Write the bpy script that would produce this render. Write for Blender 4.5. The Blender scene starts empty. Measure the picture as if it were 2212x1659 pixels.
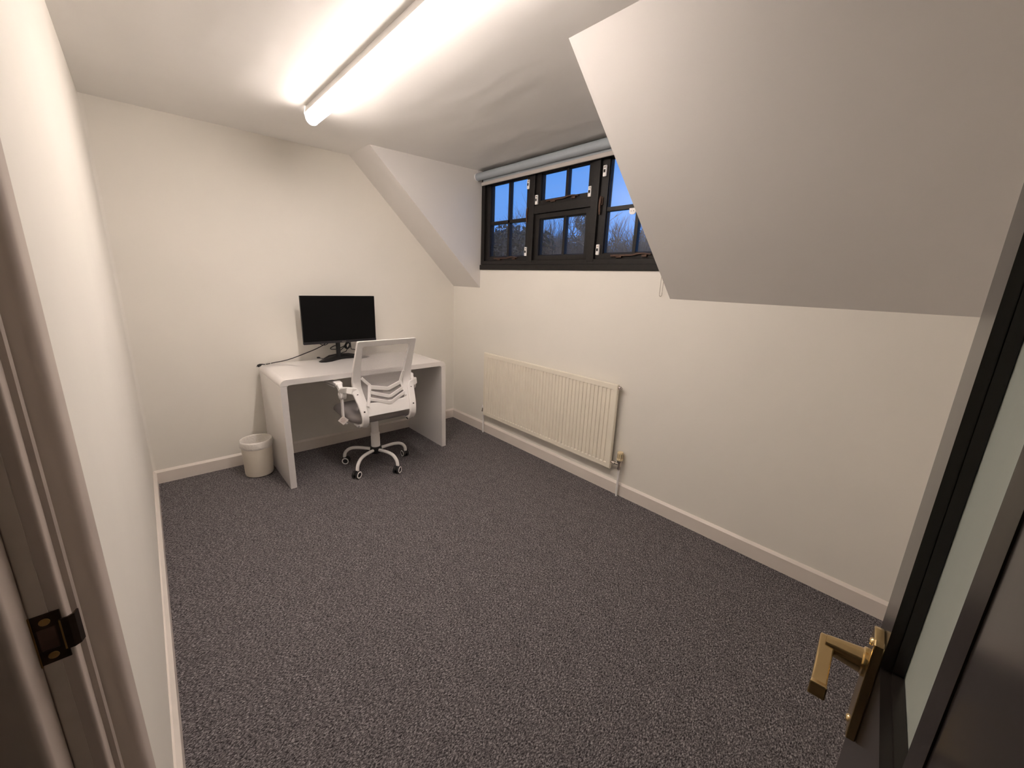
import bpy, bmesh, math, random
from math import sin, cos, pi, radians
from mathutils import Vector, Matrix

C = bpy.context.scene.collection
sc = bpy.context.scene

# ------------------------------------------------------------------ materials
def new_mat(name):
    m = bpy.data.materials.new(name); m.use_nodes = True
    nt = m.node_tree
    return m, nt, nt.nodes['Principled BSDF']

def srgb(r, g, b):
    f = lambda c: (c/255/12.92) if c/255 <= .04045 else ((c/255+.055)/1.055)**2.4
    return (f(r), f(g), f(b), 1)

def pmat(name, col, rough=.5, metal=0, var=.04, scale=30, bump=0, bscale=60, coat=0, spec=.5, detail=3):
    m, nt, b = new_mat(name)
    b.inputs['Roughness'].default_value = rough
    b.inputs['Metallic'].default_value = metal
    b.inputs['Specular IOR Level'].default_value = spec
    if coat:
        b.inputs['Coat Weight'].default_value = coat
        b.inputs['Coat Roughness'].default_value = .04
    tc = nt.nodes.new('ShaderNodeTexCoord')
    n = nt.nodes.new('ShaderNodeTexNoise'); n.inputs['Scale'].default_value = scale; n.inputs['Detail'].default_value = detail
    nt.links.new(tc.outputs['Object'], n.inputs['Vector'])
    r = nt.nodes.new('ShaderNodeValToRGB')
    r.color_ramp.elements[0].position = .3; r.color_ramp.elements[1].position = .7
    r.color_ramp.elements[0].color = tuple(c*(1-var) for c in col[:3]) + (1,)
    r.color_ramp.elements[1].color = tuple(min(1, c*(1+var)) for c in col[:3]) + (1,)
    nt.links.new(n.outputs['Fac'], r.inputs['Fac'])
    nt.links.new(r.outputs['Color'], b.inputs['Base Color'])
    if bump:
        n2 = nt.nodes.new('ShaderNodeTexNoise'); n2.inputs['Scale'].default_value = bscale; n2.inputs['Detail'].default_value = 4
        nt.links.new(tc.outputs['Object'], n2.inputs['Vector'])
        bp = nt.nodes.new('ShaderNodeBump'); bp.inputs['Strength'].default_value = bump; bp.inputs['Distance'].default_value = .02
        nt.links.new(n2.outputs['Fac'], bp.inputs['Height'])
        nt.links.new(bp.outputs['Normal'], b.inputs['Normal'])
    return m

M = {}
M['wall'] = pmat('wall_paint', (.87, .835, .765), .75, var=.015, scale=2.5, bump=.05, bscale=9)
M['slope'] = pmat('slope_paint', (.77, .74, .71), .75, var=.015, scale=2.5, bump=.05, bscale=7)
M['ceil'] = pmat('ceiling_paint', (.91, .89, .86), .7, var=.015, scale=3, bump=.40, bscale=3.2)
for nd in M['ceil'].node_tree.nodes:
    if nd.type == 'BUMP':
        nd.inputs['Distance'].default_value = .022
        nz = nd.inputs['Height'].links[0].from_node; nz.inputs['Detail'].default_value = 1.6; nz.inputs['Distortion'].default_value = .3
        mpn = M['ceil'].node_tree.nodes.new('ShaderNodeMapping'); mpn.inputs['Scale'].default_value = (1.5, .55, 1)
        M['ceil'].node_tree.links.new(nz.inputs['Vector'].links[0].from_socket, mpn.inputs['Vector']); M['ceil'].node_tree.links.new(mpn.outputs[0], nz.inputs['Vector'])
M['trim'] = pmat('trim_paint', (.82, .75, .685), .38, var=.02, scale=6)
M['lining'] = pmat('shaded_trim_paint', (.54, .46, .405), .42, var=.02, scale=6)  # trim paint darkened: the doorway's shade is put into the colour
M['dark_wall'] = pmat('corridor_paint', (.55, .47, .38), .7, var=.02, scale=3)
M['black_wood'] = pmat('black_wood_paint', (.016, .014, .013), .38, var=.2, scale=40, spec=.25)
M['door'] = pmat('dark_door_paint', (.020, .016, .0135), .22, var=.1, scale=12, spec=.45)
M['white_plastic'] = pmat('white_plastic', (.92, .895, .875), .32, var=.015, scale=20)
M['white_gloss'] = pmat('white_gloss_lacquer', (.92, .89, .875), .03, metal=.12, var=.01, scale=4, spec=.8)
M['white_gloss'].node_tree.nodes['Principled BSDF'].inputs['IOR'].default_value = 2.0
M['white_metal'] = pmat('white_painted_metal', (.90, .88, .855), .25, var=.015, scale=20)
M['black_plastic'] = pmat('black_plastic', (.010, .0095, .0095), .4, var=.15, scale=40, spec=.3)
M['black_rubber'] = pmat('black_rubber', (.012, .011, .013), .55, var=.1, scale=40)
M['screen'] = pmat('black_screen', (.005, .005, .005), .45, var=.05, scale=8, spec=.08)
M['bezel'] = pmat('charcoal_plastic', (.020, .019, .022), .4, var=.1, scale=30, spec=.25)
M['brass'] = pmat('polished_brass', (.70, .53, .27), .22, metal=1, var=.06, scale=25)
M['old_brass'] = pmat('tarnished_brass', (.34, .22, .085), .35, metal=1, var=.2, scale=60)
M['dark_brass'] = pmat('dark_tarnished_metal', (.05, .035, .025), .4, metal=1, var=.2, scale=60)
M['chrome'] = pmat('worn_chrome', (.55, .50, .46), .25, metal=1, var=.1, scale=60)
M['bronze'] = pmat('bronze_fitting', (.085, .048, .032), .42, metal=.5, var=.15, scale=60)
M['radiator'] = pmat('radiator_enamel', (.90, .84, .71), .32, var=.02, scale=5)
M['cream_plastic'] = pmat('cream_plastic', (.80, .66, .42), .4, var=.03, scale=30)
M['seal'] = pmat('grey_seal', (.60, .53, .46), .5, var=.05, scale=30)
M['grey_fabric'] = pmat('grey_vinyl', (.27, .25, .245), .38, var=.06, scale=200, bump=.1, bscale=300)
M['blind'] = pmat('grey_blind_fabric', (.36, .40, .43), .6, var=.03, scale=120)
M['blind_bar'] = pmat('beige_blind_bar', (.50, .46, .43), .4, var=.02, scale=20)
M['chain'] = pmat('steel_chain', (.30, .26, .21), .4, metal=.6, var=.1, scale=60)
M['paper'] = pmat('paper', (.82, .76, .72), .7, var=.02, scale=40)
M['ink'] = pmat('brown_print', (.35, .22, .18), .7, var=.1, scale=40)
M['bark'] = pmat('bark', (.22, .115, .075), .9, var=.25, scale=6, bump=.3, bscale=20)
M['conifer'] = pmat('conifer_leaf', (.10, .065, .042), .8, var=.3, scale=3)
M['shrub'] = pmat('shrub_twig', (.20, .11, .07), .9, var=.25, scale=3)
M['earth'] = pmat('rough_grass', (.08, .085, .05), .95, var=.4, scale=2)

# bin liner: thin translucent plastic
m, nt, b = new_mat('liner_plastic'); M['liner'] = m
b.inputs['Base Color'].default_value = (.84, .80, .75, 1); b.inputs['Roughness'].default_value = .35
tc = nt.nodes.new('ShaderNodeTexCoord'); n = nt.nodes.new('ShaderNodeTexNoise')
n.inputs['Scale'].default_value = 45; n.inputs['Detail'].default_value = 4; n.inputs['Distortion'].default_value = 1.2
nt.links.new(tc.outputs['Object'], n.inputs['Vector'])
bp = nt.nodes.new('ShaderNodeBump'); bp.inputs['Strength'].default_value = .5; bp.inputs['Distance'].default_value = .01
nt.links.new(n.outputs['Fac'], bp.inputs['Height']); nt.links.new(bp.outputs['Normal'], b.inputs['Normal'])

# carpet: flecked loop pile
m, nt, b = new_mat('flecked_carpet'); M['carpet'] = m
b.inputs['Roughness'].default_value = .95; b.inputs['Specular IOR Level'].default_value = .12
tc = nt.nodes.new('ShaderNodeTexCoord')
mp = nt.nodes.new('ShaderNodeMapping'); mp.inputs['Rotation'].default_value = (0, 0, -.9); mp.inputs['Scale'].default_value = (1, 1.9, 1)
nt.links.new(tc.outputs['Object'], mp.inputs['Vector'])
n = nt.nodes.new('ShaderNodeTexNoise'); n.inputs['Scale'].default_value = 125; n.inputs['Detail'].default_value = 3.5; n.inputs['Roughness'].default_value = .7
n.inputs['Distortion'].default_value = .6
nt.links.new(mp.outputs['Vector'], n.inputs['Vector'])
r = nt.nodes.new('ShaderNodeValToRGB'); cr = r.color_ramp
cr.elements[0].position = .38; cr.elements[0].color = (.034, .030, .031, 1)
cr.elements[1].position = .66; cr.elements[1].color = (.54, .50, .50, 1)
e = cr.elements.new(.47); e.color = (.112, .102, .107, 1)
e = cr.elements.new(.56); e.color = (.25, .23, .235, 1)
nt.links.new(n.outputs['Fac'], r.inputs['Fac'])
n3 = nt.nodes.new('ShaderNodeTexNoise'); n3.inputs['Scale'].default_value = 14; n3.inputs['Detail'].default_value = 3
nt.links.new(tc.outputs['Object'], n3.inputs['Vector'])
mx = nt.nodes.new('ShaderNodeMixRGB'); mx.blend_type = 'MULTIPLY'; mx.inputs[0].default_value = .35
nt.links.new(r.outputs['Color'], mx.inputs[1]); nt.links.new(n3.outputs['Fac'], mx.inputs[2])
nt.links.new(mx.outputs[0], b.inputs['Base Color'])
bp = nt.nodes.new('ShaderNodeBump'); bp.inputs['Strength'].default_value = .6; bp.inputs['Distance'].default_value = .006
nt.links.new(n.outputs['Fac'], bp.inputs['Height']); nt.links.new(bp.outputs['Normal'], b.inputs['Normal'])

# chair mesh: woven net, part open
m, nt, b = new_mat('white_net_fabric'); M['net'] = m
out = nt.nodes['Material Output']
b.inputs['Base Color'].default_value = (.70, .67, .66, 1); b.inputs['Roughness'].default_value = .7
tc = nt.nodes.new('ShaderNodeTexCoord')
mp = nt.nodes.new('ShaderNodeMapping'); mp.inputs['Rotation'].default_value = (0, radians(38), 0)
nt.links.new(tc.outputs['Object'], mp.inputs['Vector'])
w1 = nt.nodes.new('ShaderNodeTexWave'); w1.bands_direction = 'X'; w1.inputs['Scale'].default_value = 62
w2 = nt.nodes.new('ShaderNodeTexWave'); w2.bands_direction = 'Z'; w2.inputs['Scale'].default_value = 62
for w in (w1, w2): nt.links.new(mp.outputs['Vector'], w.inputs['Vector'])
mu = nt.nodes.new('ShaderNodeMath'); mu.operation = 'MULTIPLY'
nt.links.new(w1.outputs['Fac'], mu.inputs[0]); nt.links.new(w2.outputs['Fac'], mu.inputs[1])
ma = nt.nodes.new('ShaderNodeMath'); ma.operation = 'MULTIPLY_ADD'; ma.inputs[1].default_value = .45; ma.inputs[2].default_value = .36
nt.links.new(mu.outputs[0], ma.inputs[0])
tr = nt.nodes.new('ShaderNodeBsdfTransparent'); ms = nt.nodes.new('ShaderNodeMixShader')
nt.links.new(ma.outputs[0], ms.inputs[0]); nt.links.new(b.outputs[0], ms.inputs[1]); nt.links.new(tr.outputs[0], ms.inputs[2])
nt.links.new(ms.outputs[0], out.inputs['Surface'])

# window glass: thin sheet, see-through plus a Fresnel reflection
def glass(name, tint, rough, ior=1.5, haze=None):
    m, nt, b = new_mat(name); nt.nodes.remove(b); out = nt.nodes['Material Output']
    tr = nt.nodes.new('ShaderNodeBsdfTransparent'); tr.inputs[0].default_value = tint
    gl = nt.nodes.new('ShaderNodeBsdfGlossy'); gl.inputs['Roughness'].default_value = rough
    fr = nt.nodes.new('ShaderNodeFresnel'); fr.inputs['IOR'].default_value = ior
    ge = nt.nodes.new('ShaderNodeNewGeometry'); mi = nt.nodes.new('ShaderNodeMath'); mi.operation = 'MULTIPLY_ADD'
    mi.inputs[1].default_value = 1/ior-ior; mi.inputs[2].default_value = ior      # a thin sheet reflects alike from both of its faces
    nt.links.new(ge.outputs['Backfacing'], mi.inputs[0]); nt.links.new(mi.outputs[0], fr.inputs['IOR'])
    n = nt.nodes.new('ShaderNodeTexNoise'); n.inputs['Scale'].default_value = 4
    bp = nt.nodes.new('ShaderNodeBump'); bp.inputs['Strength'].default_value = .02; bp.inputs['Distance'].default_value = .01
    nt.links.new(n.outputs['Fac'], bp.inputs['Height']); nt.links.new(bp.outputs['Normal'], gl.inputs['Normal'])
    ms = nt.nodes.new('ShaderNodeMixShader')
    nt.links.new(fr.outputs[0], ms.inputs[0]); nt.links.new(tr.outputs[0], ms.inputs[1]); nt.links.new(gl.outputs[0], ms.inputs[2])
    last = ms
    if haze:
        df = nt.nodes.new('ShaderNodeBsdfDiffuse'); df.inputs[0].default_value = haze[0]
        m2 = nt.nodes.new('ShaderNodeMixShader'); m2.inputs[0].default_value = haze[1]
        nt.links.new(ms.outputs[0], m2.inputs[1]); nt.links.new(df.outputs[0], m2.inputs[2]); last = m2
    nt.links.new(last.outputs[0], out.inputs['Surface'])
    return m
M['glass'] = glass('window_glass', (.94, .96, .97, 1), .32, haze=((.5, .5, .5, 1), .02))
m, nt, b = new_mat('frosted_door_glass'); M['door_glass'] = m; nt.nodes.remove(b); out = nt.nodes['Material Output']
df = nt.nodes.new('ShaderNodeBsdfDiffuse'); tl = nt.nodes.new('ShaderNodeBsdfTranslucent'); gl = nt.nodes.new('ShaderNodeBsdfGlossy')
nz = nt.nodes.new('ShaderNodeTexNoise'); nz.inputs['Scale'].default_value = 8; rp = nt.nodes.new('ShaderNodeValToRGB')
rp.color_ramp.elements[0].color = (.47, .505, .45, 1); rp.color_ramp.elements[1].color = (.50, .535, .475, 1)
nt.links.new(nz.outputs['Fac'], rp.inputs['Fac'])
for nd in (df, tl): nt.links.new(rp.outputs['Color'], nd.inputs['Color'])
gl.inputs['Roughness'].default_value = .12
fr = nt.nodes.new('ShaderNodeLayerWeight'); fr.inputs['Blend'].default_value = .25
mf = nt.nodes.new('ShaderNodeMath'); mf.operation = 'MULTIPLY'; mf.inputs[1].default_value = .35; nt.links.new(fr.outputs['Fresnel'], mf.inputs[0])
m1 = nt.nodes.new('ShaderNodeMixShader'); m1.inputs[0].default_value = .2; m2 = nt.nodes.new('ShaderNodeMixShader')
nt.links.new(df.outputs[0], m1.inputs[1]); nt.links.new(tl.outputs[0], m1.inputs[2])
nt.links.new(mf.outputs[0], m2.inputs[0]); nt.links.new(m1.outputs[0], m2.inputs[1]); nt.links.new(gl.outputs[0], m2.inputs[2]); nt.links.new(m2.outputs[0], out.inputs['Surface'])

# lamp diffuser
m, nt, b = new_mat('lit_diffuser'); M['lamp'] = m
b.inputs['Base Color'].default_value = (.9, .88, .85, 1); b.inputs['Roughness'].default_value = .3
b.inputs['Emission Color'].default_value = (1, .875, .80, 1); 
ge = nt.nodes.new('ShaderNodeNewGeometry'); sx = nt.nodes.new('ShaderNodeSeparateXYZ')
nt.links.new(ge.outputs['Normal'], sx.inputs[0])
mr = nt.nodes.new('ShaderNodeMapRange'); mr.inputs['From Min'].default_value = 0; mr.inputs['From Max'].default_value = -1
mr.inputs['To Min'].default_value = 13; mr.inputs['To Max'].default_value = 66
nt.links.new(sx.outputs['Z'], mr.inputs['Value']); nt.links.new(mr.outputs[0], b.inputs['Emission Strength'])

m, nt, b = new_mat('bloom_end_cap'); M['lamp_end'] = m  # opaque end plate; its emission stands in for bloom around the lamp
b.inputs['Base Color'].default_value = (.9, .88, .85, 1); b.inputs['Emission Color'].default_value = (1, .875, .80, 1); b.inputs['Emission Strength'].default_value = 3
# ------------------------------------------------------------------ mesh helpers
class MB:
    def __init__(self): self.bm = bmesh.new()
    def box(self, x0, x1, y0, y1, z0, z1, mtx=None, bev=0, seg=2):
        vs = [self.bm.verts.new((x, y, z)) for x in (x0, x1) for y in (y0, y1) for z in (z0, z1)]
        fs = [(0, 1, 3, 2), (4, 6, 7, 5), (0, 4, 5, 1), (2, 3, 7, 6), (0, 2, 6, 4), (1, 5, 7, 3)]
        faces = [self.bm.faces.new([vs[i] for i in f]) for f in fs]
        if bev:
            es = list({e for f in faces for e in f.edges})
            r = bmesh.ops.bevel(self.bm, geom=es, offset=bev, segments=seg, profile=.5, affect='EDGES', clamp_overlap=True)
            vs = list({v for f in r['faces'] for v in f.verts} | {v for v in vs if v.is_valid})
        if mtx is not None: bmesh.ops.transform(self.bm, matrix=mtx, verts=[v for v in vs if v.is_valid])
        return self
    def prism(self, prof, a0, a1, axis='y', bev=0, mtx=None):
        # prof: list of 2D points in the plane across the axis
        def P(p, a):
            if axis == 'y': return (p[0], a, p[1])
            if axis == 'x': return (a, p[0], p[1])
            return (p[0], p[1], a)
        A = [self.bm.verts.new(P(p, a0)) for p in prof]; B = [self.bm.verts.new(P(p, a1)) for p in prof]
        n = len(prof); fs = [self.bm.faces.new(A), self.bm.faces.new(B[::-1])]
        for i in range(n): fs.append(self.bm.faces.new((A[i], B[i], B[(i+1) % n], A[(i+1) % n])))
        vs = A+B
        if bev:
            es = list({e for f in fs[:2] for e in f.edges})
            r = bmesh.ops.bevel(self.bm, geom=es, offset=bev, segments=2, profile=.5, affect='EDGES', clamp_overlap=True)
            vs = list({v for f in r['faces'] for v in f.verts} | {v for v in vs if v.is_valid})
        if mtx is not None: bmesh.ops.transform(self.bm, matrix=mtx, verts=[v for v in vs if v.is_valid])
        return self
    def tube(self, pts, r, n=8, cap=True, scale=(1, 1), up=None):
        pts = [Vector(p) for p in pts]; rings = []
        rr = r if isinstance(r, (list, tuple)) else [r]*len(pts)
        prev = None
        for i, p in enumerate(pts):
            t = (pts[min(i+1, len(pts)-1)]-pts[max(i-1, 0)]).normalized()
            u = Vector(up) if up else (prev if prev is not None else (Vector((0, 0, 1)) if abs(t.z) < .9 else Vector((1, 0, 0))))
            a = t.cross(u)
            if a.length < 1e-5: a = t.cross(Vector((0, 1, .3)))
            a.normalize(); bb = a.cross(t).normalized(); prev = bb
            rings.append([self.bm.verts.new(p + (a*cos(2*pi*k/n)*scale[0] + bb*sin(2*pi*k/n)*scale[1])*rr[i]) for k in range(n)])
        for i in range(len(rings)-1):
            for k in range(n):
                self.bm.faces.new((rings[i][k], rings[i][(k+1) % n], rings[i+1][(k+1) % n], rings[i+1][k]))
        if cap and n > 2:
            self.bm.faces.new(rings[0][::-1]); self.bm.faces.new(rings[-1])
        return self
    def bar(self, pts, w, h, up=(0, 0, 1)):
        # rectangular section swept along points: w across, h along up
        pts = [Vector(p) for p in pts]; rings = []
        for i, p in enumerate(pts):
            t = (pts[min(i+1, len(pts)-1)]-pts[max(i-1, 0)]).normalized()
            a = t.cross(Vector(up)).normalized(); bb = a.cross(t).normalized()
            ww = w[i] if isinstance(w, (list, tuple)) else w; hh = h[i] if isinstance(h, (list, tuple)) else h
            rings.append([self.bm.verts.new(p + a*ww/2*sx + bb*hh/2*sz) for sx, sz in ((-1, -1), (1, -1), (1, 1), (-1, 1))])
        for i in range(len(rings)-1):
            for k in range(4):
                self.bm.faces.new((rings[i][k], rings[i][(k+1) % 4], rings[i+1][(k+1) % 4], rings[i+1][k]))
        self.bm.faces.new(rings[0][::-1]); self.bm.faces.new(rings[-1])
        return self
    def lathe(self, prof, n=24, mtx=None, close=False):
        rings = []
        for r, z in prof:
            rings.append([self.bm.verts.new((r*cos(2*pi*k/n), r*sin(2*pi*k/n), z)) for k in range(n)])
        for i in range(len(rings)-1 + (1 if close else 0)):
            A = rings[i]; B = rings[(i+1) % len(rings)]
            for k in range(n): self.bm.faces.new((A[k], A[(k+1) % n], B[(k+1) % n], B[k]))
        if not close:
            if prof[0][0] > 1e-6: self.bm.faces.new(rings[0][::-1])
            if prof[-1][0] > 1e-6: self.bm.faces.new(rings[-1])
        if mtx is not None: bmesh.ops.transform(self.bm, matrix=mtx, verts=[v for r in rings for v in r])
        return self
    def build(self, name, mat, parent=None, smooth=None, bevel=0):
        bmesh.ops.remove_doubles(self.bm, verts=self.bm.verts[:], dist=1e-6)
        bmesh.ops.recalc_face_normals(self.bm, faces=self.bm.faces[:])
        me = bpy.data.meshes.new(name); self.bm.to_mesh(me); self.bm.free()
        me.materials.append(M[mat] if isinstance(mat, str) else mat)
        o = bpy.data.objects.new(name, me); C.objects.link(o)
        if parent: o.parent = parent
        if smooth is not None:
            for p in me.polygons: p.use_smooth = True
            if smooth < 180: me.set_sharp_from_angle(angle=radians(smooth))
        if bevel:
            mo = o.modifiers.new('soft_edges', 'BEVEL'); mo.width = bevel; mo.segments = 2; mo.limit_method = 'ANGLE'; mo.angle_limit = radians(40)
        return o

def empty(name, loc=(0, 0, 0), rz=0):
    o = bpy.data.objects.new(name, None); C.objects.link(o); o.location = loc; o.rotation_euler = (0, 0, rz)
    o.empty_display_size = .1
    return o
def tag(o, label, cat, group=None):
    o['label'] = label; o['category'] = cat
    if group: o['group'] = group
    return o
def struct(o, label=None, cat=None):
    o['kind'] = 'structure'
    if label: o['label'] = label
    if cat: o['category'] = cat
    return o
def arc(cx, cz, r, a0, a1, n=6):
    return [(cx + r*cos(radians(a0 + (a1-a0)*i/n)), cz + r*sin(radians(a0 + (a1-a0)*i/n))) for i in range(n+1)]
def frame_boxes(mb, a0, a1, ya, yb, za, zb, wy0, wy1, wz0, wz1):
    """rectangular frame in the y-z plane, thickness a0..a1 along x"""
    mb.box(a0, a1, ya, ya+wy0, za, zb); mb.box(a0, a1, yb-wy1, yb, za, zb)
    mb.box(a0, a1, ya+wy0, yb-wy1, za, za+wz0); mb.box(a0, a1, ya+wy0, yb-wy1, zb-wz1, zb)
    return mb

# ------------------------------------------------------------------ room shell
XL, XR, YB, ZC = -.119, 2.345, 3.502, 2.370
YN = -.33
struct(MB().box(-1.7, 2.5, -.6, 3.62, -.1, 0).build('floor', 'carpet'), 'dark grey flecked loop carpet across the room', 'floor')
struct(MB().box(-1.7, 2.62, -.6, 3.62, ZC, ZC+.13).build('ceiling', 'ceil'), 'flat white plastered ceiling carrying the strip light', 'ceiling')
struct(MB().box(XL-.131, 2.62, YB, YB+.12, 0, ZC).build('wall_back', 'wall'), 'cream wall behind the desk', 'wall')
# left wall with the doorway; its far end turns into the back wall with a soft plaster radius
rr = .018
prof = [(XL-.131, .675), (XL, .675)] + [(XL + rr - rr*cos(radians(a)), YB - rr + rr*sin(radians(a))) for a in range(0, 91, 15)] + [(XL-.131, YB)]
mb = MB().prism(prof, 0, ZC, 'z')
mb.box(XL-.131, XL, -.6, -.17, 0, ZC); mb.box(XL-.131, XL, -.17, .675, 2.045, ZC)
struct(mb.build('wall_left', 'wall', smooth=30), 'cream wall on the left holding the doorway', 'wall')
# window wall: low wall under the window and solid wall beside it
mb = MB()
mb.box(XR, 2.5, -.6, 3.62, 0, 1.545); mb.box(XR, 2.5, -.6, 1.19, 1.545, ZC); mb.box(XR, 2.5, 3.068, 3.62, 1.545, ZC)
struct(mb.build('wall_right', 'wall'), 'cream wall under the window and behind the radiator', 'wall')
struct(MB().box(XL, XR, YN-.12, YN, 0, ZC).build('wall_near', 'wall'), 'cream wall behind the open door', 'wall')
# sloping ceilings either side of the dormer; their ends are the dormer cheeks
def slope(name, y_bot, y_top, yend, label):
    mb = MB(); bm = mb.bm
    x0, x1, z0 = 1.362, XR, 1.385
    A = [bm.verts.new(p) for p in ((x0, y_top, ZC), (x1, y_bot, z0), (x1, y_bot, ZC))]
    B = [bm.verts.new(p) for p in ((x0, yend, ZC), (x1, yend, z0), (x1, yend, ZC))]
    bm.faces.new(A); bm.faces.new(B[::-1])
    for i in range(3): bm.faces.new((A[i], B[i], B[(i+1) % 3], A[(i+1) % 3]))
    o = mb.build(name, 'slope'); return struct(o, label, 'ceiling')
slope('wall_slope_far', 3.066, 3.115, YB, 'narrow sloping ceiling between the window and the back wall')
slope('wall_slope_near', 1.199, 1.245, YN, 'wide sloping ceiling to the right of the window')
# corridor behind the viewer
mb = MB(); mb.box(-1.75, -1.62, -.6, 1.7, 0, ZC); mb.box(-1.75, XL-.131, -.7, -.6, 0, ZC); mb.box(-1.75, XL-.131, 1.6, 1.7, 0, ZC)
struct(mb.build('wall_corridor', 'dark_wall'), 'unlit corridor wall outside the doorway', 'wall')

# skirting boards: chamfered top
def skirt_prof(t=.016, h=.095): return [(0, 0), (t, 0), (t, h-.014), (t*.45, h-.003), (t*.3, h), (0, h)]
sk = [(XL+p[0]*1.15, p[1]) for p in skirt_prof()]
struct(MB().prism(sk, .766, YB-.016, 'y').build('baseboard_left', 'trim'), 'white skirting along the left wall', 'skirting')
sk = [(XR-p[0], p[1]) for p in skirt_prof()]
struct(MB().prism(sk, YN, YB-.016, 'y').build('baseboard_right', 'trim'), 'white skirting under the radiator', 'skirting')
sk = [(YB-p[0], p[1]) for p in skirt_prof()]
struct(MB().prism(sk, XL+.002, XR, 'x').build('baseboard_back', 'trim'), 'white skirting behind the desk', 'skirting')

# ------------------------------------------------------------------ door lining, architrave and keep on the left jamb
YJ = .63
t1 = empty('trim_1', (0, 0, 0)); struct(t1, 'white painted door lining with strike plate', 'door frame')
mb = MB()
prof = [(XL-.131, YJ+.045), (XL-.131, YJ-.046)] + \
       [(-.147-.008+.008*cos(radians(a)), YJ-.046+.008*sin(radians(a))-.0) for a in range(-90, 1, 30)] + \
       [(-.147, YJ), (XL-.004, YJ)] + [(XL-.004+.004*sin(radians(a)), YJ+.004-.004*cos(radians(a))) for a in (30, 60, 90)] + \
       [(XL, YJ+.024), (XL+.005, YJ+.026), (XL+.007, YJ+.030), (XL+.005, YJ+.036), (XL, YJ+.038), (XL, YJ+.045)]
mb.prism(prof, 0, 2.0, 'z')
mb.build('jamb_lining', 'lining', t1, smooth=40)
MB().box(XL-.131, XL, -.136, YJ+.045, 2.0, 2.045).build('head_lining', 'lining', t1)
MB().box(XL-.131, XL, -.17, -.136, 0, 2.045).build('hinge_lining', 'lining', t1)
MB().box(-.1455, -.1315, YJ-.0015, YJ+.002, 0, 2.0).build('smoke_seal', 'seal', t1)
# strike plate on the rebate, lip bent over the jamb edge
sp = MB()
sp.box(-.1473, -.1225, YJ-.003, YJ-.001, .998, 1.064, bev=.0006, seg=1)
spo = sp.build('strike_plate', 'dark_brass', t1)
MB().box(-.1486, -.1455, YJ-.0042, YJ-.0025, .997, 1.065).build('plate_edge', 'old_brass', spo)
MB().bar([(-.1245, YJ-.0036, 1.031), (-.118, YJ-.004, 1.031), (-.1135, YJ-.001, 1.031), (-.1108, YJ+.006, 1.031)], .042, .002, up=(.3, -1, 0)).build('strike_lip', 'dark_brass', spo)
MB().box(-.1253, -.1238, YJ-.0052, YJ-.003, .011+1.0, 1.051).build('lip_edge', 'old_brass', spo)
MB().box(-.1435, -.1285, YJ-.0041, YJ-.0025, .017+1.0, 1.046, bev=.001, seg=1).build('latch_hole', 'bronze', spo)
for zz in (1.0085, 1.0545):
    MB().lathe([(0, 0), (.0042, 0), (.0047, .0008), (.0042, .0014), (0, .001)], 16, Matrix.Translation((-.1355, YJ-.003, zz)) @ Matrix.Rotation(pi/2, 4, 'X')).build('screw', 'old_brass', spo, smooth=40)
# architrave: flat board with a rounded inner edge
t2 = MB()
prof = [(XL, .700), (XL, .762), (XL+.022, .762), (XL+.024, .760)] + [(XL+.024-.012+.012*cos(radians(a)), .712+.0*a-.012*sin(radians(a))) for a in (0, 22, 45, 67, 90)] + [(XL, .700)]
prof = prof[:-1]
t2.prism(prof, 0, 2.1, 'z')
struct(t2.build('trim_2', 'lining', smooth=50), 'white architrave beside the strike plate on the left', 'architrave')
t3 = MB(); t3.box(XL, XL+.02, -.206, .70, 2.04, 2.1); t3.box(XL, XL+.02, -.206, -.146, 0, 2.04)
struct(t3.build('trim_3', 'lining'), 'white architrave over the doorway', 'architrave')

# ------------------------------------------------------------------ open door (hinged on the near jamb, standing in the room)
n_ = Vector((-.105, .9945, 0)).normalized(); d_ = Vector((n_.y, -n_.x, 0))
rz = math.atan2(d_.y, d_.x)
org = d_*(-.122) + n_*(-.080)
door = empty('door_1', (org.x, org.y, 0), rz); struct(door, 'black door with narrow glass panel and brass lever, standing open on the right', 'door')
U0, U1, UA, UB, ZA, ZB = 0, .775, .479, .700, 1.029, 1.86
mb = MB()
def lf(u0, u1, z0, z1): mb.box(u0, u1, -.044, 0, z0, z1)
lf(U0, UA, .008, 1.99); lf(UB, U1, .008, 1.99); lf(UA, UB, .008, ZA); lf(UA, UB, ZB, 1.99)
leaf = mb.build('door_leaf', 'door', door)
mb = MB()
for w0, w1 in ((-.020, -.010), (-.036, -.026)):
    mb.box(UA, UA+.003, w0, w1, ZA, ZB); mb.box(UB-.003, UB, w0, w1, ZA, ZB)
    mb.box(UA+.003, UB-.003, w0, w1, ZA, ZA+.003); mb.box(UA+.003, UB-.003, w0, w1, ZB-.003, ZB)
mb.build('glazing_bead', 'door', door)
MB().prism([(UA-.022, 0), (UA-.022, .0012), (UA-.002, .005), (UA, .004), (UA, 0)], ZA-.01, ZB+.01, 'z').build('bead_strip', 'door', door)
MB().box(UA+.0005, UB-.0005, -.0255, -.0205, ZA+.0005, ZB-.0005).build('door_glass', 'door_glass', door)
hd = empty('door_handle', (0, 0, 0)); hd.parent = door
pu, pz = .7195, 1.010
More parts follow.
